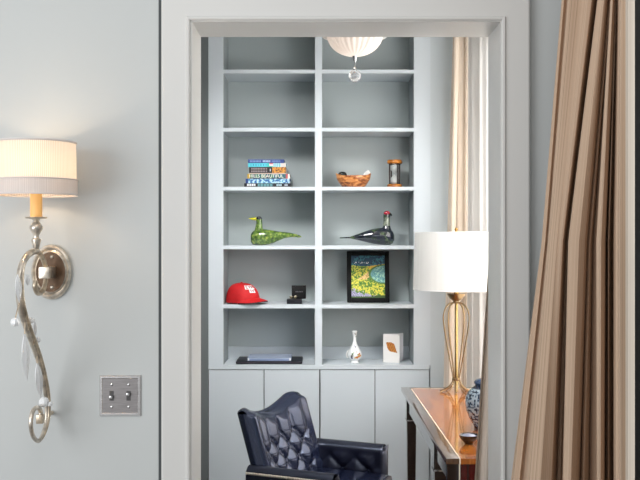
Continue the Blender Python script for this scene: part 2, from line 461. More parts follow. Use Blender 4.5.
sh.location = o+Vector((12.6*s,0,9.8*s)); tag(sh, 'white pointed seashell at the right end of the wooden bowl', 'seashell')

# ------------------------------------------------------------------ hourglass
s = 4.62/F*1.07
o = on(394.6, S3, 4.62)
t = thing('hourglass', 'hourglass with orange wooden ends and dark posts at the right end of the shelf', 'hourglass', o)
M_hw = ramp_mat('hourglass_wood', [(.35,(140,70,16)),(.65,(214,132,36))], 25, .3, coat=.5)
for z in (0, 22.6):
    b = MB(); b.lathe([(6.6*s,z*s),(7.1*s,(z+.8)*s),(7.1*s,(z+2.4)*s),(6.5*s,(z+3.4)*s)], n=28); b.build('end_disc', M_hw, t)
for k in range(4):
    a = 2*PI*k/4+.5
    b = MB(); b.lathe([(.9*s,3.4*s),(.6*s,5*s),(.7*s,13*s),(.6*s,21*s),(.9*s,22.6*s)], (5.6*s*math.cos(a),5.6*s*math.sin(a),0), 10); b.build('post', mat('hourglass_post', (40,20,14), .35), t)
b = MB(); b.lathe([(2.4*s,3.5*s),(3.9*s,5*s),(4.0*s,8*s),(2.4*s,11.2*s),(.6*s,13*s),(2.4*s,14.8*s),(4*s,18*s),(3.9*s,21*s),(2.4*s,22.5*s)], n=24)
b.build('glass_bulb', mat('hourglass_glass', (226,230,230), .05, trans=.45), t)
b = MB(); b.lathe([(3.3*s,4.2*s),(3.4*s,5.6*s),(2.4*s,8*s),(.3*s,10*s)], n=20); b.build('sand', mat('white_sand', (236,234,226), .9), t)
b = MB(); b.lathe([(.3*s,13.6*s),(2.2*s,15.6*s),(3.2*s,18*s),(3.2*s,18.4*s)], n=20); b.build('sand', bpy.data.materials['white_sand'], t)

# ------------------------------------------------------------------ red cap
s = 4.61/F
o = on(242.6, S5, 4.585)
t = thing('baseball_cap', 'red baseball cap with white front emblem on the lower left shelf', 'cap', o, math.radians(-30))
M_red = mat('red_cotton', (192,10,18), .7, var=.08, scale=60, bump=.1)
b = MB(); n = 40
CW, CD, CHt = 16.9, 15.2, 19.2
def dome(u, v, off=0):   # u around, v up
    a = 2*PI*u; e = v*PI/2
    ce = math.cos(e)**.72; se = math.sin(e)**.92
    x = (CW+off)*ce*math.cos(a); y = (CD+off)*ce*math.sin(a); z = 1.0+(CHt+off)*se
    x += (-1.2)*(se) + (1.5*ce if x > 0 else 0)
    return Vector((x*s, y*s, z*s))
b.rings([[dome(k/n, j/14) for k in range(n)] for j in range(14)] + [[dome(k/n, .985) for k in range(n)]], cap0=False)
b.build('crown', M_red, t)
b = MB(); b.ball((-1.2*s,0,(CHt+1.2)*s), 1.2*s, 10, 6, (1,1,.6)); b.build('button', M_red, t)
# brim: curved sheet, pointing right, dipping at both sides
def brim(u, v, dz=0):
    a = (u-.5)*PI*.94
    x0, y0 = (CW+1.2)*math.cos(a)*.98, CD*math.sin(a)*.98
    x1, y1 = (CW+10.5*math.cos(a)**.6 if math.cos(a) > 0 else CW)*1.0, CD*1.0*math.sin(a)
    x1 = CW*math.cos(a)+11.0*max(math.cos(a),0)**.5
    x = x0+(x1-x0)*v; y = y0+(y1-y0)*v
    z = 5.8 - 2.3*v - (1.7+.6*v)*abs(math.sin(a))**1.8 + dz
    return Vector((x*s, y*s, z*s))
def sheet(fa, nu, nv, thick):
    bb = MB(); bb.grid(lambda u,v: fa(u,v,0), nu, nv); bb.grid(lambda u,v: fa(u,v,-thick), nu, nv)
    bb.grid(lambda u,v: fa(u,1,-thick*v), nu, 1)
    return bb
sheet(brim, 24, 8, .35).build('brim', M_red, t)
bb = MB(); bb.grid(lambda u,v: brim(u, v, -.6), 24, 8); bb.grid(lambda u,v: brim(u,1,-.38-.95*v), 24, 1); bb.build('brim_lining', mat('cap_navy_lining', (22,28,38), .7), t)
M_capw = mat('emblem_white', (240,228,228), .7)
# emblem patch on the front right of crown, following the surface
def patch(u, v, u0, u1, v0, v1): return dome(u0+(u1-u0)*u, v0+(v1-v0)*v, .35)
bb = MB(); bb.grid(lambda u,v: patch(u,v,.865,1.0,.46,.66), 10, 6); em = bb.build('emblem', M_capw, t)
bb = MB(); bb.grid(lambda u,v: patch(u,v,.91,.985,.32,.465), 8, 5); bb.build('emblem', M_capw, t)
def strokes(name, lst, m, f, r=.32):
    mb = MB()
    for pts in lst: mb.tube([f(a, c) for a, c in pts], r*s, 6)
    return mb.build(name, m, t)
f1 = lambda a, c: dome(.865+.135*a, .46+.2*c, .5)
strokes('emblem_letters', [[(.12,.2),(.12,.8)],[(.12,.8),(.3,.8)],[(.12,.5),(.26,.5)],[(.12,.2),(.3,.2)], [(.38,.82),(.48,.2),(.58,.82)], [(.68,.2),(.68,.8)],[(.68,.5),(.88,.5)],[(.88,.2),(.88,.8)]], mat('emblem_red', (150,40,48), .7), f1)
f2 = lambda a, c: dome(.91+.075*a, .32+.145*c, .5)
strokes('emblem_letters', [[(.2,.85),(.35,.2),(.5,.7),(.65,.2),(.8,.85)]], bpy.data.materials['emblem_red'], f2)

# ------------------------------------------------------------------ jewellery box with two cufflinks
s = 4.56/F
o = on(296, S5, 4.56)
t = thing('jewellery_box', 'small open black jewellery box on the lower left shelf', 'box', o)
M_box = mat('box_black', (12,11,20), .35, var=.1)
b = MB(); b.box((-9*s,-6*s,0),(6*s,7*s,4.6*s), .0012); b.build('box_base', M_box, t)
b = MB(); M = Matrix.Translation((-4.6*s,7.4*s,4.7*s)) @ Matrix.Rotation(math.radians(-10),4,'X')
b.box((0,0,0),(14.4*s,3*s,13.2*s), .0012, M); lid = b.build('lid', M_black, t)
b = MB()
for k in range(5): b.box((4+k*1.5, -.05, 6.2),(5+k*1.5,.0,7.2), 0, Matrix.Scale(1,4))
for v in b.bm.verts: v.co = M @ (v.co*s)
b.build('lid_mark', mat('lid_grey', (88,86,90), .5), t)
for dx in (-5.0, -.6):
    c = thing('cufflink', 'small pale gold cufflink standing in the open black jewellery box', 'cufflink', o+Vector((dx*s,0,4.65*s)), 0, 'cufflinks in the box')
    b = MB(); b.lathe([(.3*s,0),(.5*s,.6*s),(1.5*s,1.6*s),(1.7*s,2.2*s),(1.2*s,2.7*s)], n=12); b.build('setting', mat('pale_gold', (220,206,170), .25, metal=.6) if dx < -1 else bpy.data.materials['pale_gold'], c)
    b = MB(); b.ball((0,0,2.6*s), 1.1*s, 10, 6, (1,1,.6)); b.build('stone', mat('pale_stone', (238,232,214), .1) if dx < -1 else bpy.data.materials['pale_stone'], c)

# ------------------------------------------------------------------ framed landscape painting
s = 4.625/F
o = on(368.4, S5, 4.61)+Vector((0,0,.003))
t = thing('framed_painting', 'small framed landscape painting in a black frame leaning on the shelf', 'picture', o)
lean = Matrix.Rotation(math.radians(-9), 4, 'X')
W2, H = 21.2*s, 51.5*s; wi = 4.4*s
b = MB()
for lo, hi in (((-W2,0,0),(-W2+wi,.018,H)), ((W2-wi,0,0),(W2,.018,H)), ((-W2+wi,0,0),(W2-wi,.018,wi)), ((-W2+wi,0,H-wi),(W2-wi,.018,H))):
    b.box(lo, hi, .002, lean)
b.build('frame', M_black, t)
b = MB(); M2 = Matrix.Translation((0,.047,.16)) @ Matrix.Rotation(math.radians(18),4,'X'); b.box((-.022,.0,-.155),(.022,.003,.0), 0, M2); b.build('easel_strut', M_black, t, smooth=False)
b = MB(); b.box((-W2+wi,.010,wi),(W2-wi,.016,H-wi), 0, lean); b.build('backing', M_black, t, smooth=False)
def landscape(s_, t_):
    return tuple(min(255, v*1.12+6) for v in landscape0(s_, t_))
def landscape0(s_, t_):
    n = noise.noise(Vector((s_*9, t_*14, .5))); n2 = noise.noise(Vector((s_*24, t_*30, 3.5))); n3 = noise.noise(Vector((s_*45+t_*20, t_*40, 8)))
    hor = .78-.03*math.sin(s_*4)
    if t_ > hor:
        if .81 < t_ < .85 and .1 < s_ < .52 and n3 > .12: return (225,232,230)
        return (24,62,86) if n+n2*.6 > -.05 else ((44,104,118) if n2 > -.2 else (16,36,60))
    # blue-green pond on the right
    dx, dy = (s_-.98)/.40, (t_-.56)/.20
    if dx*dx+dy*dy < 1 and s_ > .5: return (110,160,158) if n3 > .05 else ((74,128,132) if n2 > -.1 else (150,190,170))
    if dx*dx+dy*dy < 1.35 and s_ > .5: return (74,112,50)
    if t_ > .70 and s_ > .5: return (214,180,70) if n3 > -.2 else (150,120,40)
    # sandy path curving
    cx = .28+.55*(t_-.42)/.3
    if .44 < t_ < .70 and abs(s_-cx) < .13: return (206,176,118) if n2 > -.15 else (170,140,70)
    if t_ < .20-.24*s_+.05*n2*2 and t_ > .04+.0*s_ : return (140,136,166) if n2 > -.1 else ((190,184,206) if n3 > 0 else (88,88,110))
    if t_ < .06: return (52,82,36)
    if n*.7+n2 > .05: return (206,194,66) if n3 > -.12 else (140,150,50)
    if n*.7+n2 > -.15: return (118,146,46) if n3 > -.05 else (176,178,66)
    return (84,124,36) if n3 > -.15 else (38,72,28)
pw = 2*(W2-wi)
pq = paint_quad('painting', lean @ Vector((-W2+wi,.008,wi)), lean @ Vector((pw,0,0)), lean @ Vector((0,0,H-2*wi)), 64, 80, landscape, painted_mat('oil_paint', .5), t)

# ------------------------------------------------------------------ laptop on black case
o = on(269, S6, 4.53)
s = 4.56/F
t = thing('carrying_case', 'flat black zipped case lying under the silver laptop', 'case', o)
b = MB(); b.box((-33*s,0,0),(33*s,.19,2.9*s), .005); b.build('case_body', mat('case_black', (22,24,34), .45, var=.1), t)
b = MB(); b.box((-32*s,-.0012,1.2*s),(32*s,.004,1.8*s)); b.build('zip', mat('case_zip', (56,46,54), .4), t)
l = thing('laptop', 'slim silver blue laptop lying closed on the flat black case', 'laptop', o+Vector((0,.008,2.9*s+.0005)))
M_lap = mat('laptop_silver', (178,190,214), .35, metal=.4, var=.03)
b = MB(); b.box((-21.6*s,0,0),(22*s,.165,1.7*s), .002); b.build('base', mat('laptop_base_blue', (150,168,204), .35, metal=.4), l)
b = MB(); b.box((-21.6*s,0,1.85*s),(22*s,.165,2.9*s), .002); b.build('lid', M_lap, l)
for q in (-20.4, 20.8):
    b = MB(); b.box(((q-.7)*s,-.0008,.4*s),((q+.7)*s,.001,2.6*s)); b.build('clip', M_white, l)

# ------------------------------------------------------------------ porcelain bud vase
o = on(354.6, S6, 4.58); s = 4.58/F
t = thing('bud_vase', 'white porcelain bud vase with painted flowers on the bottom shelf', 'vase', o)
prof = [(4.5,0),(4.6,.5),(4.0,1.4),(3.6,2.4),(5.2,3.6),(6.8,5.6),(7.3,7.8),(7.0,10),(6.0,12.4),(4.4,15.2),(2.7,18.4),(1.75,21.4),(1.55,24),(1.8,27.5),(2.3,30.4),(2.85,32)]
bm = bmesh.new(); cl = bm.loops.layers.float_color.new('Col')
n = 48; fine = []
for (r0,z0),(r1,z1) in zip(prof, prof[1:]):
    for q in range(3): fine.append((r0+(r1-r0)*q/3, z0+(z1-z0)*q/3))
fine.append(prof[-1]); fine += [(2.4,32),(1.2,28)]
V = [[bm.verts.new((r*s*math.cos(2*PI*k/n), r*s*math.sin(2*PI*k/n), z*s)) for k in range(n)] for r, z in fine]
spots = [(-2.9,7.5,1.1,(90,80,60)),(-2.6,9.6,.9,(70,110,60)),(-3.0,5.6,.9,(60,60,90)),(2.2,6.2,1.3,(214,120,40)),(4.0,7.4,1.1,(226,150,60)),(4.4,9.4,1.0,(200,110,50)),(3,8.8,.7,(150,170,110)),(.3,5.6,.8,(230,190,120)),(5.6,7.8,.8,(210,140,70)),(-.6,17.4,.75,(40,46,70)),(.4,16.4,.7,(44,60,90)),(.7,28.2,.5,(120,110,90)),(1.3,26.6,.5,(110,120,90)),(.4,29.4,.45,(130,120,100)),(-1.2,11.2,.6,(120,150,100)),(1.6,11.4,.5,(160,120,90))]
for j in range(len(V)-1):
    for k in range(n):
        f = bm.faces.new((V[j][k], V[j][(k+1)%n], V[j+1][(k+1)%n], V[j+1][k])); f.smooth = True
        for l_ in f.loops:
            x, y, z = l_.vert.co/s
            c = (240,242,243)
            for rot in (0, PI):
                xr = x*math.cos(rot)-y*math.sin(rot); yr = x*math.sin(rot)+y*math.cos(rot)
                if yr < 0:
                    for sx_, sz_, rr, cc in spots:
                        if (xr-sx_)**2+(z-sz_)**2 < rr*rr: c = cc
            l_[cl] = (*s255(*c), 1)
bm.faces.new(list(reversed(V[0])))
for f in bm.faces:
    for l_ in f.loops:
        if l_[cl][3] == 0: l_[cl] = (*s255(240,242,243), 1)
me = bpy.data.meshes.new('vase_body'); bm.to_mesh(me); bm.free(); me.materials.append(painted_mat('porcelain', .2, .6))
ob = bpy.data.objects.new('vase_body', me); C.objects.link(ob); ob.parent = t
b = MB(); b.tube(smooth_path([(-5*s,0,12.5*s),(-7.3*s,0,11*s),(-8.0*s,0,8*s),(-6.9*s,0,5*s)], 12), .75*s, 8); b.build('side_handle', M_white, t)

# ------------------------------------------------------------------ greeting card
s = 4.58/F
o = on(383.2, S6, 4.60)
t = thing('greeting_card', 'white folded greeting card with a seashell picture on the bottom shelf', 'card', o)
fx = (399-383.2)*4.56/F
fv = Vector((fx,-.035,0)); bv = Vector(((403.8-383.2)*4.64/F,.045,0)); hz = Vector((0,0,28.4*s))
def card_face(a, b_):
    x, y = (a-.55)/.5, (b_-.52)/.34
    ca = math.radians(52); u = x*math.cos(ca)-y*.9*math.sin(ca); v = x*math.sin(ca)*1.0+y*.9*math.cos(ca)
    u, v = (x*.62-(-y)*.78), (x*.78+(-y)*.62)
    # spindle-shaped shell along axis running from upper left to lower right
    w = .40*(1-abs((v+.05)/.85)**1.5)*(1.15-.5*(v+.05)) if abs(v+.05) < .85 else 0
    if w > 0 and abs(u) < w:
        k = math.sin(v*26+u*7)
        return (196,120,44) if k > .2 else ((226,172,92) if k > -.5 else (150,70,30))
    return (240,238,235)
paint_quad('front_leaf', (0,0,0), fv, hz, 36, 60, card_face, M_paint, t)
M_card = mat('card_white', (226,226,228), .7, var=.01)
b = MB(); b.prism([Vector((0,0,0)), bv, bv+hz, hz], (0,.0006,0), (0,.0014,0)); b.build('back_leaf', M_card, t, smooth=False)

# ------------------------------------------------------------------ ceiling light
Yl = 3.4; s = Yl/F
lx = (354.8-320)*s
t = thing('ceiling_light', 'white pleated bowl ceiling light with hanging crystal ball', 'ceiling light', (lx, Yl, 2.66))
def lz(py): return CH-(py-240)*s-2.66
M_chrome = mat('chrome', (214,214,214), .15, metal=1, var=.02)
b = MB(); b.lathe([(.02,-.03),(.055,-.022),(.06,-.008),(.06,0)], n=32); b.build('ceiling_canopy', M_chrome, t)
b = MB(); b.lathe([(.007,lz(34)),(.007,-.03)], n=12); b.build('stem', M_chrome, t)
b = MB(); b.lathe([(.100,lz(34.2)),(.122,lz(36.6)),(.126,lz(35.6)),(.126,lz(33.2)),(.118,lz(32)),(.02,lz(31))], n=48); b.build('rim', M_white, t)
zb, zt_ = lz(56.2), lz(34.4)
b = MB(); prof = []
for i in range(13):
    a = i/12*PI/2
    prof.append((.102*math.sin(a)**.95+.001, zb+(zt_-zb)*(1-math.cos(a))))
b.lathe(prof, n=208, cap1=False, wav=.03, k=26)
def bowl_material():
    m, nt, bs = new_mat('pleated_bowl'); N = nt.nodes; L = nt.links
    bs.inputs['Base Color'].default_value = (*s255(244,238,234),1); bs.inputs['Roughness'].default_value = .35
    tl = N.new('ShaderNodeBsdfTranslucent'); tl.inputs['Color'].default_value = (*s255(248,240,234),1)
    mx = N.new('ShaderNodeMixShader'); mx.inputs['Fac'].default_value = .5
    L.new(bs.outputs['BSDF'], mx.inputs[1]); L.new(tl.outputs['BSDF'], mx.inputs[2]); L.new(mx.outputs['Shader'], N['Material Output'].inputs['Surface'])
    return m
b.build('bowl_shade', bowl_material(), t, ang=80)
M_crys = mat('crystal', (253,254,255), .22, var=0, trans=.05, spec=1.0, coat=1)
b = MB(); b.lathe([(.0015,lz(62.5)),(.006,lz(60.5)),(.006,lz(58)),(.009,lz(57)),(.009,lz(55.8))], n=16); b.build('finial', M_chrome, t)
b = MB(); b.lathe([(.0012,lz(69.5)),(.0012,lz(62))], n=8); b.lathe([(.002,lz(70.4)),(.006,lz(69.4)),(.005,lz(67.5)),(.0012,lz(66.5))], n=12); b.build('chain', M_chrome, t)
b = MB(); b.ball((0,0,lz(75.8)), 6.3*s, 16, 12); b.build('crystal_ball', mat('clear_crystal', (252,253,255), .02, var=0, trans=.8, spec=1.0), t, smooth=False)

# ------------------------------------------------------------------ writing desk
DZ = .76
t = thing('writing_desk', 'glossy brown wooden writing desk with inlaid top along the window wall', 'desk', (.398,2.84,0), math.radians(.75))
# local: x across (0 front edge -> .35 wall side), y along length (0 near -> 1.38 far)
DW, DL = .355, 1.38
M_top = ramp_mat('desk_top_wood', [(.28,(116,58,20)),(.5,(190,106,38)),(.72,(222,140,62))], 5, .14, stretch=(7,1,1), coat=.8, dist=.6)
M_border = ramp_mat('desk_border_wood', [(.3,(74,50,34)),(.7,(112,80,56))], 8, .14, stretch=(6,1,1), coat=.8)
M_mahog = ramp_mat('desk_mahogany', [(.3,(40,8,8)),(.7,(96,22,18))], 10, .2, stretch=(6,6,1), coat=.6)
M_dwood = ramp_mat('desk_dark_wood', [(.3,(24,16,14)),(.7,(44,30,26))], 12, .16, stretch=(6,6,1), coat=.9)
M_inlay = mat('inlay_pale', (252,240,218), .5)
M_brass = mat('brass', (196,158,92), .25, metal=1, var=.05)
ins = .042
b = MB()
b.box((0,0,DZ-.018),(ins,DL,DZ),.0012); b.box((ins,DL-ins,DZ-.018),(DW,DL,DZ),.0012)
b.build('top_border', M_border, t)
b = MB(); b.box((ins+.004,0,DZ-.018),(DW,DL-ins-.004,DZ-.0002)); b.build('tabletop', M_top, t, smooth=False)
b = MB(); b.box((ins,0,DZ-.018),(ins+.004,DL-ins-.004,DZ+.0002)); b.box((ins,DL-ins-.004,DZ-.018),(DW,DL-ins,DZ+.0002)); b.build('inlay_strip', M_inlay, t, smooth=False)
AZ0, AZ1 = .660, DZ-.0185
b = MB(); b.box((.004,.004,AZ0),(ins-.001,.03,AZ1)); b.box((.024,.03,AZ0),(.04,DL-.01,AZ1)); b.box((DW-.03,.01,AZ0),(DW-.006,DL-.01,AZ1)); b.box((.04,DL-.03,AZ0),(DW-.03,DL-.01,AZ1)); b.build('apron', M_dwood, t, smooth=False)
b = MB(); b.box((ins+.003,.006,AZ0),(DW-.006,.028,AZ1)); b.build('end_panel', M_mahog, t, smooth=False)
b = MB(); b.box((ins-.001,.003,AZ0),(ins+.003,.03,AZ1)); b.build('inlay_strip', M_inlay, t, smooth=False)
M_drw = mat('drawer_reflection_grey', (112,114,118), .16, coat=1.0)  # grey reflection on the dark wood is put into the base colour
for y0, y1 in ((.08,.345),(.43,1.235)):
    b = MB(); b.box((.0185,y0,AZ0+.010),(.0235,y1,AZ1-.010),.0012); b.build('drawer', M_drw, t, smooth=False)
for ly in (.02,.36,1.25):
    for lx_ in (.012, DW-.058):
        b = MB()
        for (z0, z1, w0, w1) in ((0,AZ0-.03,.030,.042),(AZ0-.03,AZ1,.046,.046)):
            cx, cy = lx_+.023, ly+.023
            b.rings([[(cx-w/2,cy-w/2,z),(cx+w/2,cy-w/2,z),(cx+w/2,cy+w/2,z),(cx-w/2,cy+w/2,z)] for z, w in ((z0,w0),(z1,w1))])
        lg = b.build('leg', M_dwood, t, smooth=False)
        b = MB(); w = .050
        cx, cy = lx_+.023, ly+.023
        b.box((cx-w/2,cy-w/2,AZ0-.034),(cx+w/2,cy+w/2,AZ0-.027),.001); b.build('collar', M_chrome, lg)

# ------------------------------------------------------------------ table lamp on the desk
Yt = 4.07; s = Yt/F
lx = (456.2-320)*s
o = Vector((lx, Yt, DZ))
t = thing('table_lamp', 'tall table lamp with white drum shade and gold wire cage base', 'table lamp', o)
M_gold = mat('antique_gold', (156,132,98), .28, metal=1, var=.12, scale=30)
def tz(py): return CH-(py-240)*s-DZ
H0 = lambda py: tz(py)
cage = [(17.2,.0035/s if 0 else 0)]
pr = [(17.0,.2),(14.5,1.2),(10.5,3.0),(6.6,6.4),(4.2,10),(3.3,13.4),(3.7,17),(5.2,25),(8.2,40),(11,55),(12.7,66),(13.3,73),(13.0,78),(11.4,83),(8,87),(4.5,88.6),(2,89)]
base_y = (CH-DZ)/s+240
sc_h = (tz(303))/(89*s)
for k in range(10):
    a = 2*PI*k/10+.15
    pts = smooth_path([(r*s*math.cos(a), r*s*math.sin(a), z*s*sc_h+.002) for r, z in pr], 60)
    b = MB(); b.tube(pts, .0027, 8); b.build('cage_wire', M_gold, t)
b = MB(); b.lathe([(3.4*s,0),(4.4*s,1*s),(4.4*s,2*s),(3.4*s,3*s)], (0,0,12.0*s*sc_h), 24); b.build('waist_ring', M_gold, t)
b = MB(); b.lathe([(.0065,.004),(.0065,tz(290))], n=16); b.build('rod', mat('bright_brass', (214,188,110), .2, metal=1), t)
b = MB(); b.lathe([(2*s,tz(303.5)),(3.2*s,tz(302)),(3*s,tz(301)),(6.5*s,tz(298.5)),(9*s,tz(295)),(9.3*s,tz(293.6)),(8.4*s,tz(293.8)),(1.5*s,tz(297))], n=36); b.build('cup', M_gold, t)
b = MB(); b.lathe([(.011,tz(294.5)),(.011,tz(284)),(.016,tz(283)),(.016,tz(272))], n=16); b.build('socket', M_brass, t)
M_shade = fabric_mat('shade_linen', [(.3,(236,235,232)),(.7,(244,243,240))], 40, translucent=.22)
rt, rbm = 41.4*s, 42.8*s
b = MB(); n = 64
ztop, zbot = tz(232.6), tz(289.2)
b.grid(lambda u,v: Vector(((rbm+(rt-rbm)*v)*math.cos(2*PI*u), (rbm+(rt-rbm)*v)*math.sin(2*PI*u), zbot+(ztop-zbot)*v)), n, 4, lambda u,v: (u*1.05, v*.26))
b.grid(lambda u,v: Vector(((rbm-.003+(rt-rbm)*v)*math.cos(2*PI*u), (rbm-.003+(rt-rbm)*v)*math.sin(2*PI*u), zbot+(ztop-zbot)*v)), n, 4, lambda u,v: (u*1.05, v*.26))
sh = b.build('lamp_shade', M_shade, t, fix=False)
for zz, rr in ((zbot, rbm), (ztop, rt)):
    b = MB(); b.tube([((rr-.001)*math.cos(2*PI*k/48), (rr-.001)*math.sin(2*PI*k/48), zz) for k in range(49)], .0028, 6); b.build('shade_trim', M_white, sh)
b = MB()
for k in range(3):
    a = 2*PI*k/3; b.tube([(0,0,ztop-.004),(rt*.98*math.cos(a),rt*.98*math.sin(a),ztop-.004)], .0018, 6)
b.lathe([(.0025,tz(273)),(.0025,ztop+.004)], n=8)
b.build('shade_spider', M_brass, t)
b = MB(); b.lathe([(.003,ztop),(.006,ztop+.004),(.004,ztop+.008),(.0085,ztop+.014),(.004,ztop+.021),(.001,ztop+.024)], n=16); b.build('finial', M_brass, t)

# ------------------------------------------------------------------ ginger jar and black dish
o = Vector(((486-320)*3.3/F, 3.3, DZ+.0005)); s = 3.3/F
t = thing('ginger_jar', 'blue and white patterned ceramic jar half hidden by the curtain', 'jar', o)
bm = bmesh.new(); cl = bm.loops.layers.float_color.new('Col'); n = 72
prof = [(11,0),(11.6,.6),(11.6,1.8),(13,4),(16.6,10),(19.4,17),(20.8,24),(20.4,30),(18,36),(14,40),(11,42),(10.4,44)]
fine = []
for (r0,z0),(r1,z1) in zip(prof, prof[1:]):
    q_ = max(1, int((z1-z0)/1.0))
    for q in range(q_): fine.append((r0+(r1-r0)*q/q_, z0+(z1-z0)*q/q_))
fine.append(prof[-1])
V = [[bm.verts.new((r*s*math.cos(2*PI*k/n), r*s*math.sin(2*PI*k/n), z*s)) for k in range(n)] for r, z in fine]
for j in range(len(V)-1):
    for k in range(n):
        f = bm.faces.new((V[j][k], V[j][(k+1)%n], V[j+1][(k+1)%n], V[j+1][k])); f.smooth = True
        z = fine[j][1]; x, y = V[j][k].co.x/s, V[j][k].co.y/s
        nn = noise.noise(Vector((x*.42, y*.42, z*.42)))
        c = (172,186,196) if nn > -.04 else ((104,120,138) if nn > -.2 else (40,50,70))
        if z < 2 or 9.5 < z < 11 or z > 39: c = (40,52,76)
        for l_ in f.loops: l_[cl] = (*s255(*c), 1)
bm.faces.new(list(reversed(V[0])))
me = bpy.data.meshes.new('jar_body'); bm.to_mesh(me); bm.free(); me.materials.append(painted_mat('glazed_ceramic', .12, .8))
ob = bpy.data.objects.new('jar_body', me); C.objects.link(ob); ob.parent = t
b = MB(); b.lathe([(11.5*s,44*s),(12*s,46*s),(9*s,49*s),(3*s,50.4*s),(2*s,52*s),(2.6*s,53.6*s),(.3*s,54.8*s)], n=36); b.build('lid', mat('jar_blue_lid', (60,78,108), .15, var=.4, scale=40, coat=.8), t)
o = Vector(((469-320)*3.05/F, 3.05, DZ+.0005))
t = thing('trinket_dish', 'small shiny black dish on the desk in front of the patterned jar', 'dish', o)
b = MB(); b.lathe([(.014,0),(.016,.004),(.026,.012),(.033,.024),(.034,.030),(.031,.030),(.024,.016),(.012,.009)], n=36); b.build('bowl', mat('dish_black_glaze', (12,10,14), .06, coat=1), t)
b = MB(); b.lathe([(.0285,.0235),(.018,.0315),(.002,.0345)], n=24, cap0=False); b.build('cover', mat('dish_highlight_white', (150,152,176), .08, coat=1), t)  # pale cover stands for the white highlight on the dish

# ------------------------------------------------------------------ curtains
def drape(name, lab, top, bot, z0, z1, folds, amp, m, nu=260, nv=26, seed=1, ampb=1.5, extra=None, rag=0):
    """pleated cloth hanging from path top (z1) to path bot (z0); folds push along the path normal"""
    tp = smooth_path([(x,y,0) for x,y in top], nu); bp_ = smooth_path([(x,y,0) for x,y in bot], nu)
    L_ = sum((tp[i+1]-tp[i]).length for i in range(nu))
    def f(u, v):
        i = min(int(round(u*nu)), nu)
        a, c = tp[i], bp_[i]
        w = v
        p = c+(a-c)*w
        d = (tp[min(i+1,nu)]-tp[max(i-1,0)]).normalized()
        nrm = Vector((-d.y, d.x, 0))
        ph = folds*2*PI*u + 1.1*math.sin(5.1*u*PI+seed)+.7*math.sin(11*u+seed*2)
        am = amp*(1+ampb*(1-v)*.4)*(.75+.35*math.sin(7.3*u*PI+seed*1.7))
        fo = math.sin(ph+.35*math.sin(3*v+seed)*(1-v))
        fo = math.copysign(abs(fo)**.7, fo)
        p = p+nrm*am*fo + nrm*amp*.22*math.sin(ph*2.7+2*v+seed) + d*amp*.35*math.cos(ph)
        return Vector((p.x, p.y, z0+(z1-z0)*v))
    b = MB(); b.grid(f, nu, nv, lambda u,v: (u*L_*2.4, v*(z1-z0)))
    o = b.build(name, m, None, fix=False, ang=180)
    return o
M_drape = fabric_mat('striped_brown_drape', [(.33,(104,80,64)),(.39,(180,152,130)),(.5,(208,182,158)),(.57,(182,154,130)),(.60,(210,186,162)),(.68,(230,208,186))], 130, translucent=.06, vscale=.02)
d = thing('drape', 'tall tan and brown striped pleated drape in front of the doorway casing', 'curtain', (.62,2.0,0))
CP = [(560,541,513,2.30),(561.5,543,516,2.24),(563,545,520,2.22),(565,547,524,2.235),(568,548.5,527,2.18),(580,556,540,2.15),(592,564,553,2.165),(595,566,556,2.26),(597,568,561,2.25),(598,569,563,2.12),(602,578,570,2.085),(606.5,586,577,2.10),(608,587.5,580,2.17),(609.5,590,584,2.13),(610.5,593,590,2.18),(611.2,596,595,2.13),(612,597.5,598,2.04),(613.5,601,600,2.01),(614.8,604,603,2.03),(615.4,606,605,2.14),(616,608,607.5,2.05),(616.6,609.5,610,2.06),(617.3,613,613,2.17),(618.5,615.5,616,1.97),(622,620,621,1.93),(626,627,628,1.92)]
def drape_fold(u, v):
    z = .015+2.60*v
    k = u*(len(CP)-1); i = min(int(k), len(CP)-2); w = k-i; w = w*w*(3-2*w)*.5+w*.5
    def pt(c):
        Y = c[3]+.012*math.sin(4*v+c[0]*.3)
        zt, zm, zb_ = CH+240*2.1/F, CH, CH-240*2.1/F
        px = c[1]+(c[0]-c[1])*(z-zm)/(zt-zm) if z > zm else c[1]+(c[2]-c[1])*(z-zm)/(zb_-zm)
        return (px-320)*Y/F, Y
    xa, ya = pt(CP[i]); xb, yb = pt(CP[i+1])
    j = .0035*math.sin(u*95+2*v)
    return Vector((xa+(xb-xa)*w+j, ya+(yb-ya)*w+j, z))
b = MB(); b.grid(drape_fold, 400, 40, lambda u,v: (u*2.4, v*2.6))
do = b.build('drape_panel', M_drape, None, fix=False, ang=180)
do.parent = d; do.matrix_parent_inverse = Matrix.Translation((-.62,-2.0,0))
M_lining = fabric_mat('drape_lining', [(.3,(214,200,184)),(.7,(236,228,216))], 60, translucent=.2)
b = MB(); b.grid(lambda u,v: Vector((.651+.017*u+.002*math.sin(9*u), 1.918-.006*u+.004*math.sin(PI*u), .015+2.605*v)), 14, 10, lambda u,v: (u*.06, v*2.6))
lo = b.build('lining_edge', M_lining, d, fix=False); lo.matrix_parent_inverse = Matrix.Translation((-.62,-2.0,0))
tag(lo, 'pale lining turned back along the hem')

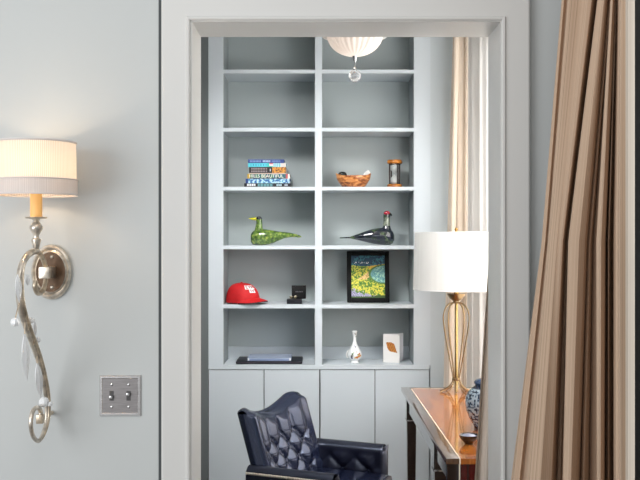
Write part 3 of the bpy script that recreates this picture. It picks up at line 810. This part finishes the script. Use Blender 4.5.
M_taupe = fabric_mat('taupe_linen', [(.3,(192,180,168)),(.5,(210,198,186)),(.7,(224,214,202))], 160, translucent=.12)
o = drape('drape', None, [(.575,2.745),(.64,2.735),(.72,2.745),(.82,2.735)], [(.418,2.745),(.52,2.735),(.61,2.745),(.78,2.735)], .012, 2.5, 4.2, .024, M_taupe, seed=4)
tag(o, 'grey taupe linen curtain hanging just inside the doorway beside the desk end', 'curtain')
M_cream = fabric_mat('cream_linen', [(.3,(222,204,184)),(.5,(234,220,204)),(.7,(244,234,222))], 150, translucent=.25)
o = drape('drape', None, [(.648,4.40),(.668,4.34),(.69,4.41),(.708,4.36)], [(.575,4.40),(.62,4.33),(.66,4.41),(.70,4.36)], .012, 2.58, 2.5, .018, M_cream, seed=2, ampb=.6)
tag(o, 'cream beige curtain hanging behind the table lamp', 'curtain')
M_sheer = fabric_mat('sheer_white', [(.3,(246,241,237)),(.7,(253,250,247))], 200, translucent=.7)
o = drape('sheer_curtain', None, [(.722,4.45),(.80,4.29),(.865,4.10),(.905,3.6),(.905,3.05)], [(.718,4.45),(.80,4.29),(.865,4.10),(.905,3.6),(.905,3.05)], .012, 2.58, 13, .006, M_sheer, seed=6, ampb=.3)
tag(o, 'white sheer curtain glowing with daylight across the window', 'sheer curtain')

# ------------------------------------------------------------------ tufted leather chair
t = thing('leather_armchair', 'tufted navy black leather armchair with nailhead trim drawn up to the desk', 'armchair', (-.155,3.72,0), math.radians(-24))
def leather(name, rough, col):
    m, nt, bs = new_mat(name); N = nt.nodes; L = nt.links
    bs.inputs['Base Color'].default_value = (*s255(*col),1); bs.inputs['Roughness'].default_value = rough
    bs.inputs['Coat Weight'].default_value = .45; bs.inputs['Coat Roughness'].default_value = .10; bs.inputs['Specular IOR Level'].default_value = 1.0; bs.inputs['Specular Tint'].default_value = (.60,.70,1.0,1)
    tc = N.new('ShaderNodeTexCoord'); vz = N.new('ShaderNodeTexVoronoi'); vz.inputs['Scale'].default_value = 160
    L.new(tc.outputs['Object'], vz.inputs['Vector'])
    bp = N.new('ShaderNodeBump'); bp.inputs['Strength'].default_value = .12; bp.inputs['Distance'].default_value = .001
    L.new(vz.outputs['Distance'], bp.inputs['Height']); L.new(bp.outputs['Normal'], bs.inputs['Normal'])
    return m
M_lea = leather('navy_leather', .24, (25,31,54))
M_lea2 = leather('black_leather', .32, (17,15,27))
def tuft(a, c, pa, pc, depth):
    """diamond tufting height at (a,c), lattice pitch pa x pc, 0 at buttons .. depth at pillows"""
    i = a/pa; j = c/pc
    # creases along the two diagonals
    p = (i+j); q = (i-j)
    dp = abs(p-round(p)); dq = abs(q-round(q))
    crease = min(dp, dq)
    pil = min(1, (crease/.5))**.45
    # buttons at integer crossings
    bd = math.hypot(p-round(p), q-round(q))
    pil *= min(1, .15+bd/.35)
    return depth*pil
BW = .245   # half width of back
def back_top(a): return .732+.068*abs(a/BW)**2.0-.030*max(0,(abs(a/BW)-.72)/.28)**2
def back_pt(a, h, off):
    """a across (-BW..BW), h height; off along the facing direction"""
    wrap = .055*(abs(a)/BW)**2.2
    x = -.30*(h-.52)+wrap*.8+off
    return Vector((x, a, h))
def back_mesh():
    b = MB(); nu, nv = 72, 64
    edge = lambda w: max(0, min(1, w/.14))
    def front(u, v):
        a = -BW+2*BW*u; h = .40+(back_top(a)-.40)*v
        eu = min(u, 1-u)*2*BW; ev = (1-v)*(back_top(a)-.4)
        r = .020
        rim = 1-math.sqrt(max(0,1-(1-min(1,eu/r))**2))+1-math.sqrt(max(0,1-(1-min(1,ev/r))**2))
        fade = max(0,min(1,min((eu-.045)/.02,(ev-.006)/.03)))
        tv = .030*(min(1, abs(a/.105-round(a/.105))/.5))**.45
        tf = (tuft(a, h-.655, .105, .115, .030) if h < .655 else tv)*fade + .014*(1-fade)
        return back_pt(a, h, .02+tf-.034*min(1,rim)**1.2)
    def rear(u, v):
        a = BW-2*BW*u; h = .40+(back_top(a)-.40)*v
        return back_pt(a, h, -.045-.02*math.sin(PI*v)*math.sin(PI*u))
    b.grid(front, nu, nv); b.grid(rear, nu, nv)
    # sides and top join
    def side(sgn):
        def f(u, v):
            h = .40+(back_top(sgn*BW)-.40)*v
            A, B = front(0 if sgn < 0 else 1, v), rear(1 if sgn < 0 else 0, v)
            p = A.lerp(B, u); p.y += sgn*.010*math.sin(PI*u); return p
        return f
    b.grid(side(-1), 8, nv); b.grid(side(1), 8, nv)
    def topf(u, v):
        A, B = front(u, 1), rear(1-u, 1); p = A.lerp(B, v); p.z += .012*math.sin(PI*v); return p
    b.grid(topf, nu, 8)
    bmesh.ops.remove_doubles(b.bm, verts=b.bm.verts, dist=.0004)
    o = b.build('backrest', M_lea, t, ang=70)
    pts = []
    for i in range(-6,7):
        for j in range(-8,5):
            if (i+j) % 2: continue
            a = i*.105/2; h = .655+j*.115/2
            if abs(a) < BW-.04 and .46 < h < .66: pts.append((a,h))
    for a, h in pts:
        bb = MB(); bb.ball(back_pt(a, h, .024), .0075, 10, 6, (.6,1,1)); bb.build('tuft_button', M_lea2, o)
    bb = MB()   # piping along the side and top edge
    path = [back_pt(-BW, .40+.02*k, -.032) for k in range(int((back_top(BW)-.42)/.02))]
    bb.tube(path, .0045, 8); bb.build('piping', M_lea2, o)
back_mesh()
AH = .570
def arm(sgn):
    y0 = sgn*.240; y1 = sgn*.298; L_ = .360
    b = MB(); nu, nv = 56, 40
    z0 = .30
    def toph(x): return AH+.002*(x/L_)
    def inner(u, v):
        x = -.01+L_*u; z = z0+(toph(x)-z0)*v
        eu = min(1,(1-u)*L_/.03); ev = (1-v)*(toph(x)-z0)
        fade = max(0,min(1,min(ev-.025,(1-u)*L_-.03)/.03))
        tf = tuft(x-.05, z-.47, .12, .12, .022)*fade+.010*(1-fade)
        r = .02; rim = 1-math.sqrt(max(0,1-(1-min(1,ev/r))**2))
        return Vector((x, y0-sgn*(tf)+sgn*.014*rim, z))
    def outer(u, v):
        x = -.01+L_*u; z = z0+(toph(x)-z0)*v
        return Vector((x, y1, z-.01*(v**6)))
    b.grid(inner, nu, nv); b.grid(outer, nu, nv)
    def top(u, v):
        A, B = inner(u,1), outer(u,1); p = A.lerp(B,v); p.z += .016*math.sin(PI*v); return p
    b.grid(top, nu, 10)
    def front(u, v):
        A, B = inner(1,v), outer(1,v); p = A.lerp(B,u); p.x += .016*math.sin(PI*u); return p
    b.grid(front, 10, nv)
    b.grid(lambda u,v: inner(0,v).lerp(outer(0,v),u), 6, nv)
    b.grid(lambda u,v: Vector((front(u,1)))+Vector((0,0,.016*math.sin(PI*u)*v)), 10, 1)
    bmesh.ops.remove_doubles(b.bm, verts=b.bm.verts, dist=.0004)
    o = b.build('armrest', M_lea2, t, ang=70)
    bb = MB()
    for k in range(34):
        x = -.005+L_*k/34; bb.ball((x, y1+sgn*.001, toph(x)-.014), .0056, 8, 5, (1,.6,1))
    for k in range(16):
        bb.ball((L_-.006, y1-sgn*.006, toph(L_)-.04-k*.014), .0045, 8, 5, (.7,.7,1))
    bb.build('nailhead_trim', mat('nail_silver', (236,226,212), .3, metal=.6) if sgn < 0 else bpy.data.materials['nail_silver'], o)
    for i in range(-1,7):
        for j in range(-3,4):
            if (i+j) % 2: continue
            x, z = .05+i*.06, .47+j*.06
            if 0 < x < L_-.05 and z0+.08 < z < AH-.04: 
                bb = MB(); bb.ball((x, y0-sgn*.003, z), .006, 10, 6, (1,.6,1)); bb.build('tuft_button', M_lea, o)
arm(-1); arm(1)
b = MB(); b.box((-.005,-.222,.385),(.41,.222,.475),.028); b.build('seat_cushion', M_lea, t, ang=60)
b = MB(); b.box((-.02,-.30,.27),(.385,.30,.384),.01); b.build('seat_frame', M_lea2, t)
for x, y in ((.35,-.26),(.35,.26),(.0,-.26),(.0,.26)):
    b = MB(); b.lathe([(.012,0),(.016,.02),(.022,.20),(.026,.275)], (x,y,0), 16); b.build('leg', M_dwood, t)

# ------------------------------------------------------------------ wall sconce
XS = -.744
def sp(px, py, X=XS):
    Y = X*F/(px-320); return Vector((X, Y, CH-(py-240)*Y/F))
base = Vector((XS, 2.498, CH-(272-240)*2.49/F))
t = thing('wall_sconce', 'antique silver scrolled wall sconce with crystal leaves and white drum shade', 'wall lamp', base)
def rel(p): return Vector(p)-base
M_ant = mat('antique_silver', (214,204,190), .3, metal=.8, var=.4, scale=45, bump=.2)
M_antd = mat('antique_bronze', (206,190,168), .33, metal=.8, var=.35, scale=45)
# oval back plate: lathe rotated so its axis points to the room
def plate(name, prof, m):
    b = MB(); n = 56
    b.rings([[(rx*math.cos(2*PI*k/n), -d_, rx*1.36*math.sin(2*PI*k/n)) for k in range(n)] for rx, d_ in prof])
    return b.build(name, m, t)
plate('back_plate', [(.054,0),(.056,.006),(.054,.011),(.050,.013),(.047,.011),(.045,.009),(.042,.012),(.040,.013),(.037,.010),(.002,.009)], M_ant)
plate('plate_ring', [(.0405,.0128),(.0405,.0142),(.0375,.0142),(.0365,.0105)], mat('aged_bronze_dark', (92,72,56), .4, metal=.7, var=.3, scale=40))
b = MB(); b.box((-.014,-.075,-.016),(.014,-.008,.016),.003); b.build('boss', M_ant, t)
for zz in (.042,-.042):
    b = MB(); b.ball((.004,-.012,zz), .006, 10, 6); b.build('screw', M_ant, t)
front = [(37,251),(32,252),(26,257),(21.5,267),(19.5,282),(19.8,300),(23.5,318),(30.5,338),(37.5,358),(43,379),(46.3,398),(46.6,418),(43.5,433),(38.5,441),(33,436),(30.8,424),(32.5,412),(37,407.5),(40.5,411),(40.5,417)]
pts = [rel(sp(x,y)) for x,y in front]
pth = smooth_path(pts, 140)
rad = [interp([(0,.0085),(.3,.009),(.45,.0065),(.7,.0055),(1,.0065)], i/140) for i in range(141)]
b = MB(); b.tube(pth, rad, 12); b.build('main_stem', M_ant, t)
off = Vector((.010,0,0))
b = MB(); b.tube([p+off*math.sin(PI*i/90) for i, p in enumerate(pth[8:99])], .0042, 8); b.build('twisted_vine', M_antd, t)
inner = [(37,251),(41,255),(44.5,263),(46.2,273),(45,285),(41.5,292),(37.5,293),(35,287),(35.5,281)]
b = MB(); b.tube(smooth_path([rel(sp(x,y)) for x,y in inner], 70), .0068, 10); b.build('inner_scroll', M_antd, t)
b = MB(); c = rel(sp(40,419)); b.box(c+Vector((-.009,-.008,-.012)), c+Vector((.009,.012,.012)), .003); b.build('scroll_end', M_antd, t)
# wall tie hidden behind the bottom scroll
tie = rel(sp(46.6,416)); b = MB(); b.tube([tie, Vector((tie.x, -.002, tie.z))], .006, 8); b.build('wall_tie', M_antd, t)
# candle cup, knops and candle
cY = XS*F/(36.2-320); ss = cY/F; cx = XS
def cz(py): return CH-(py-240)*ss-base.z
cc = (0, cY-base.y, 0)
b = MB(); b.lathe([(2*ss,cz(252)),(3.5*ss,cz(246)),(4.8*ss,cz(241)),(4.8*ss,cz(239.5)),(2.8*ss,cz(238)),(2.6*ss,cz(235.5)),(4.2*ss,cz(233)),(6.4*ss,cz(229)),(6.4*ss,cz(226.5)),(4*ss,cz(223)),(2.6*ss,cz(221)),(4*ss,cz(219.4)),(10.6*ss,cz(218.4)),(11*ss,cz(217.4)),(10*ss,cz(216.8)),(1*ss,cz(216.8))], cc, 32); b.build('candle_cup', M_ant, t)
M_candle = mat('candle_ivory', (238,196,130), .5, var=.04, emit=(255,170,70), estr=.22)
b = MB(); b.lathe([(5.9*ss,cz(216.7)),(5.9*ss,cz(190))], cc, 24); b.build('candle_sleeve', M_candle, t)
b = MB(); b.lathe([(2*ss,cz(189.9)),(4.5*ss,cz(183)),(6*ss,cz(174)),(4.6*ss,cz(164)),(1*ss,cz(156))], cc, 20); b.build('bulb', mat('bulb_glow', (255,230,190), .3, emit=(255,200,130), estr=8), t)
# shade
def shade_mat():
    m, nt, bs = new_mat('pleated_shade'); N = nt.nodes; L = nt.links
    uv = N.new('ShaderNodeUVMap'); uv.uv_map = 'UVMap'
    wv = N.new('ShaderNodeTexWave'); wv.bands_direction = 'X'; wv.inputs['Scale'].default_value = 42; wv.inputs['Distortion'].default_value = .4
    L.new(uv.outputs['UV'], wv.inputs['Vector'])
    r = N.new('ShaderNodeValToRGB'); r.color_ramp.elements[0].color = (*s255(226,216,206),1); r.color_ramp.elements[1].color = (*s255(246,240,234),1)
    L.new(wv.outputs['Fac'], r.inputs['Fac']); L.new(r.outputs['Color'], bs.inputs['Base Color'])
    bs.inputs['Roughness'].default_value = .8
    tl = N.new('ShaderNodeBsdfTranslucent'); L.new(r.outputs['Color'], tl.inputs['Color'])
    mx = N.new('ShaderNodeMixShader'); mx.inputs['Fac'].default_value = .5
    L.new(bs.outputs['BSDF'], mx.inputs[1]); L.new(tl.outputs['BSDF'], mx.inputs[2]); L.new(mx.outputs['Shader'], N['Material Output'].inputs['Surface'])
    return m
M_pleat = shade_mat()
M_pleat2 = fabric_mat('shade_band_silk', [(.3,(216,210,208)),(.7,(244,240,238))], 260, translucent=.3)
def band(name, r0, r1, y0, y1, m, parent=t):
    b = MB(); n = 96
    def f(u, v): 
        r = (r0+(r1-r0)*v)*ss; return Vector((r*math.cos(2*PI*u), cc[1]+r*math.sin(2*PI*u), cz(y0+(y1-y0)*v)))
    b.grid(f, n, 4, lambda u,v: (u*1, v*.1))
    return b.build(name, m, parent, fix=False)
shd = band('lamp_shade', 39.4, 38.4, 194.5, 143, M_pleat)
band('shade_band', 40.4, 40.0, 195, 180.5, M_pleat2, shd)
M_pipe = mat('shade_piping', (222,216,214), .7)
for yy, rr, th in ((195,40.3,.0022),(179.8,40.1,.0022),(142.8,38.6,.0030)):
    b = MB(); b.tube([(rr*ss*math.cos(2*PI*k/72), cc[1]+rr*ss*math.sin(2*PI*k/72), cz(yy)) for k in range(73)], th, 6); b.build('shade_trim', M_pipe, shd)
b = MB()
for k in range(3):
    a = 2*PI*k/3+.4; b.tube([(0,cc[1],cz(190)),(39*ss*math.cos(a),cc[1]+39*ss*math.sin(a),cz(191))], .0015, 6)
b.build('shade_ring', M_antd, t)
# crystals
def crystal_leaf(p0, p1, w):
    p0, p1 = rel(p0), rel(p1); d = p1-p0; L_ = d.length; d.normalize()
    side = Vector((0,1,0)); side = (side-d*side.dot(d)).normalized(); nrm = d.cross(side)
    b = MB(); rs = []
    for i in range(9):
        f = i/8; ww = w*math.sin(PI*min(.98,max(.03,f**.85)))
        tw = .5*f
        a1 = side*math.cos(tw)+nrm*math.sin(tw); a2 = nrm*math.cos(tw)-side*math.sin(tw)
        rs.append([p0+d*(L_*f)+a1*ww*math.cos(2*PI*k/6)+a2*ww*.5*math.sin(2*PI*k/6) for k in range(6)])
    b.rings(rs); b.build('crystal_leaf', M_crys, t, smooth=False)
crystal_leaf(sp(24.5,333,-.735), sp(27,381,-.735), .016)
crystal_leaf(sp(37,362,-.735), sp(41,398,-.735), .016)
crystal_leaf(sp(17.5,274,-.735), sp(19.5,303,-.735), .013)
crystal_leaf(sp(27.5,274,-.735), sp(28,286,-.735), .010)
crystal_leaf(sp(34,318,-.735), sp(36,336,-.735), .007)
for x, y, r in ((15,322,.011),(44,402,.014),(37.5,340,.008),(31,320.5,.008),(50,404,.007)):
    b = MB(); b.ball(rel(sp(x,y,-.732)), r, 10, 7); b.build('crystal_bead', M_crys, t, smooth=False)
for (x0,y0,x1,y1) in ((20.2,300,15.2,319),(25,322,24.6,334),(33,345,37.3,340),(37,356,37.2,363),(28,331,31,322),(46,400,44,402)):
    b = MB(); b.tube([rel(sp(x0,y0,-.738)), rel(sp((x0+x1)/2,(y0+y1)/2-1,-.735)), rel(sp(x1,y1,-.733))], .0016, 6); b.build('crystal_hook', M_antd, t)

# ------------------------------------------------------------------ light switch plate
t = thing('light_switch', 'brushed silver double toggle light switch plate on the grey wall', 'light switch', P(120.5,395.5,2.5))
M_steel = mat('brushed_steel', (214,212,212), .25, metal=.9, var=.1, scale=30, stretch=(1,1,12))
M_steeld = mat('pewter_plate', (150,146,146), .4, metal=.6, var=.12, scale=30, stretch=(1,1,12))
w = .0575; h = .0565
b = MB()
def sq(a, c, y): return [(-a,y,-c),(a,y,-c),(a,y,c),(-a,y,c)]
b.rings([sq(w,h,-.0005), sq(w,h,-.003), sq(w-.003,h-.003,-.0065), sq(w-.007,h-.007,-.0065), sq(w-.0095,h-.0095,-.0045), sq(w-.010,h-.010,-.001)]); b.build('plate_rim', M_steel, t, smooth=False)
b = MB(); b.box((-w+.009,-.0046,-h+.009),(w-.009,-.001,h-.009)); b.build('plate', M_steeld, t, smooth=False)
for sx_ in (-.0235,.0235):
    b = MB(); b.box((sx_-.006,-.0049,-.0135),(sx_+.006,-.004,.0135)); b.build('toggle_slot', mat('slot_grey', (88,86,86), .4, metal=.5) if sx_ < 0 else bpy.data.materials['slot_grey'], t, smooth=False)
    up = 1 if sx_ > 0 else -1
    b = MB(); b.box((sx_-.0042,-.016,-.003),(sx_+.0042,-.0045,.005),.0012, Matrix.Translation((0,0,up*.004)) ); b.build('toggle', M_chrome, t)
    for zz in (.031,-.031):
        b = MB(); b.ball((sx_,-.005,zz), .0042, 12, 6, (1,.45,1)); b.build('screw', M_chrome, t)

# ------------------------------------------------------------------ lights, world, camera
w = bpy.data.worlds.new('World'); bpy.context.scene.world = w; w.use_nodes = True
bg = w.node_tree.nodes['Background']; bg.inputs['Color'].default_value = (.97,.99,1,1); bg.inputs['Strength'].default_value = .48
def area(name, loc, target, size, energy, col=(1,1,1), sy=None):
    l = bpy.data.lights.new(name, 'AREA'); l.energy = energy; l.color = col; l.size = size
    if sy: l.shape = 'RECTANGLE'; l.size_y = sy
    o = bpy.data.objects.new(name, l); C.objects.link(o); o.location = loc
    o.rotation_euler = (Vector(target)-Vector(loc)).to_track_quat('-Z','Y').to_euler()
    return o
area('window_daylight', (1.9,3.6,1.6), (.5,3.6,1.3), 1.3, 110, (1,.985,.97), 2.0)
area('window_side_daylight', (.86,2.86,1.75), (-.25,4.7,1.35), .35, 10.5, (.97,.985,1), .9)
area('window_glow', (1.5,4.0,.55), (.8,4.1,1.5), .8, 5, (1,.62,.36))
nw = area('nook_ceiling_fill', (-.38,3.3,2.58), (.0,4.5,1.0), .4, 8, (1,.99,.975)); nw.data.spread = math.radians(80)  # added fill aimed at the bookcase, no fixture hangs there
area('room_overhead_fill', (-.3,.6,2.7), (-.2,2.4,1.1), 1.6, 10, (1,.985,.97))  # unseen overhead fill, added to brighten the doorway wall
area('room_left_fill', (-2.0,.3,1.5), (.3,2.5,1.2), 1.5, 34, (.96,.98,1))  # fill light added from the left front, not an actual window
def point(name, loc, e, col, r=.03):
    l = bpy.data.lights.new(name, 'POINT'); l.energy = e; l.color = col; l.shadow_soft_size = r
    o = bpy.data.objects.new(name, l); C.objects.link(o); o.location = loc
point('sconce_bulb', base+Vector((0,cc[1],cz(168))), 2.0, (1,.77,.52), .02)
point('ceiling_bulb', ((354.8-320)*3.4/F, 3.4, 2.205), .10, (1,.9,.8), .03)

cam = bpy.data.cameras.new('camera'); cam.lens = 36*F/640; cam.sensor_width = 36; cam.clip_start = .02
co = bpy.data.objects.new('camera', cam); C.objects.link(co); co.location = (0,0,CH); co.rotation_euler = (PI/2,0,0)
sc = bpy.context.scene; sc.camera = co
sc.view_settings.view_transform = 'Standard'; sc.view_settings.look = 'None'; sc.view_settings.exposure = 0
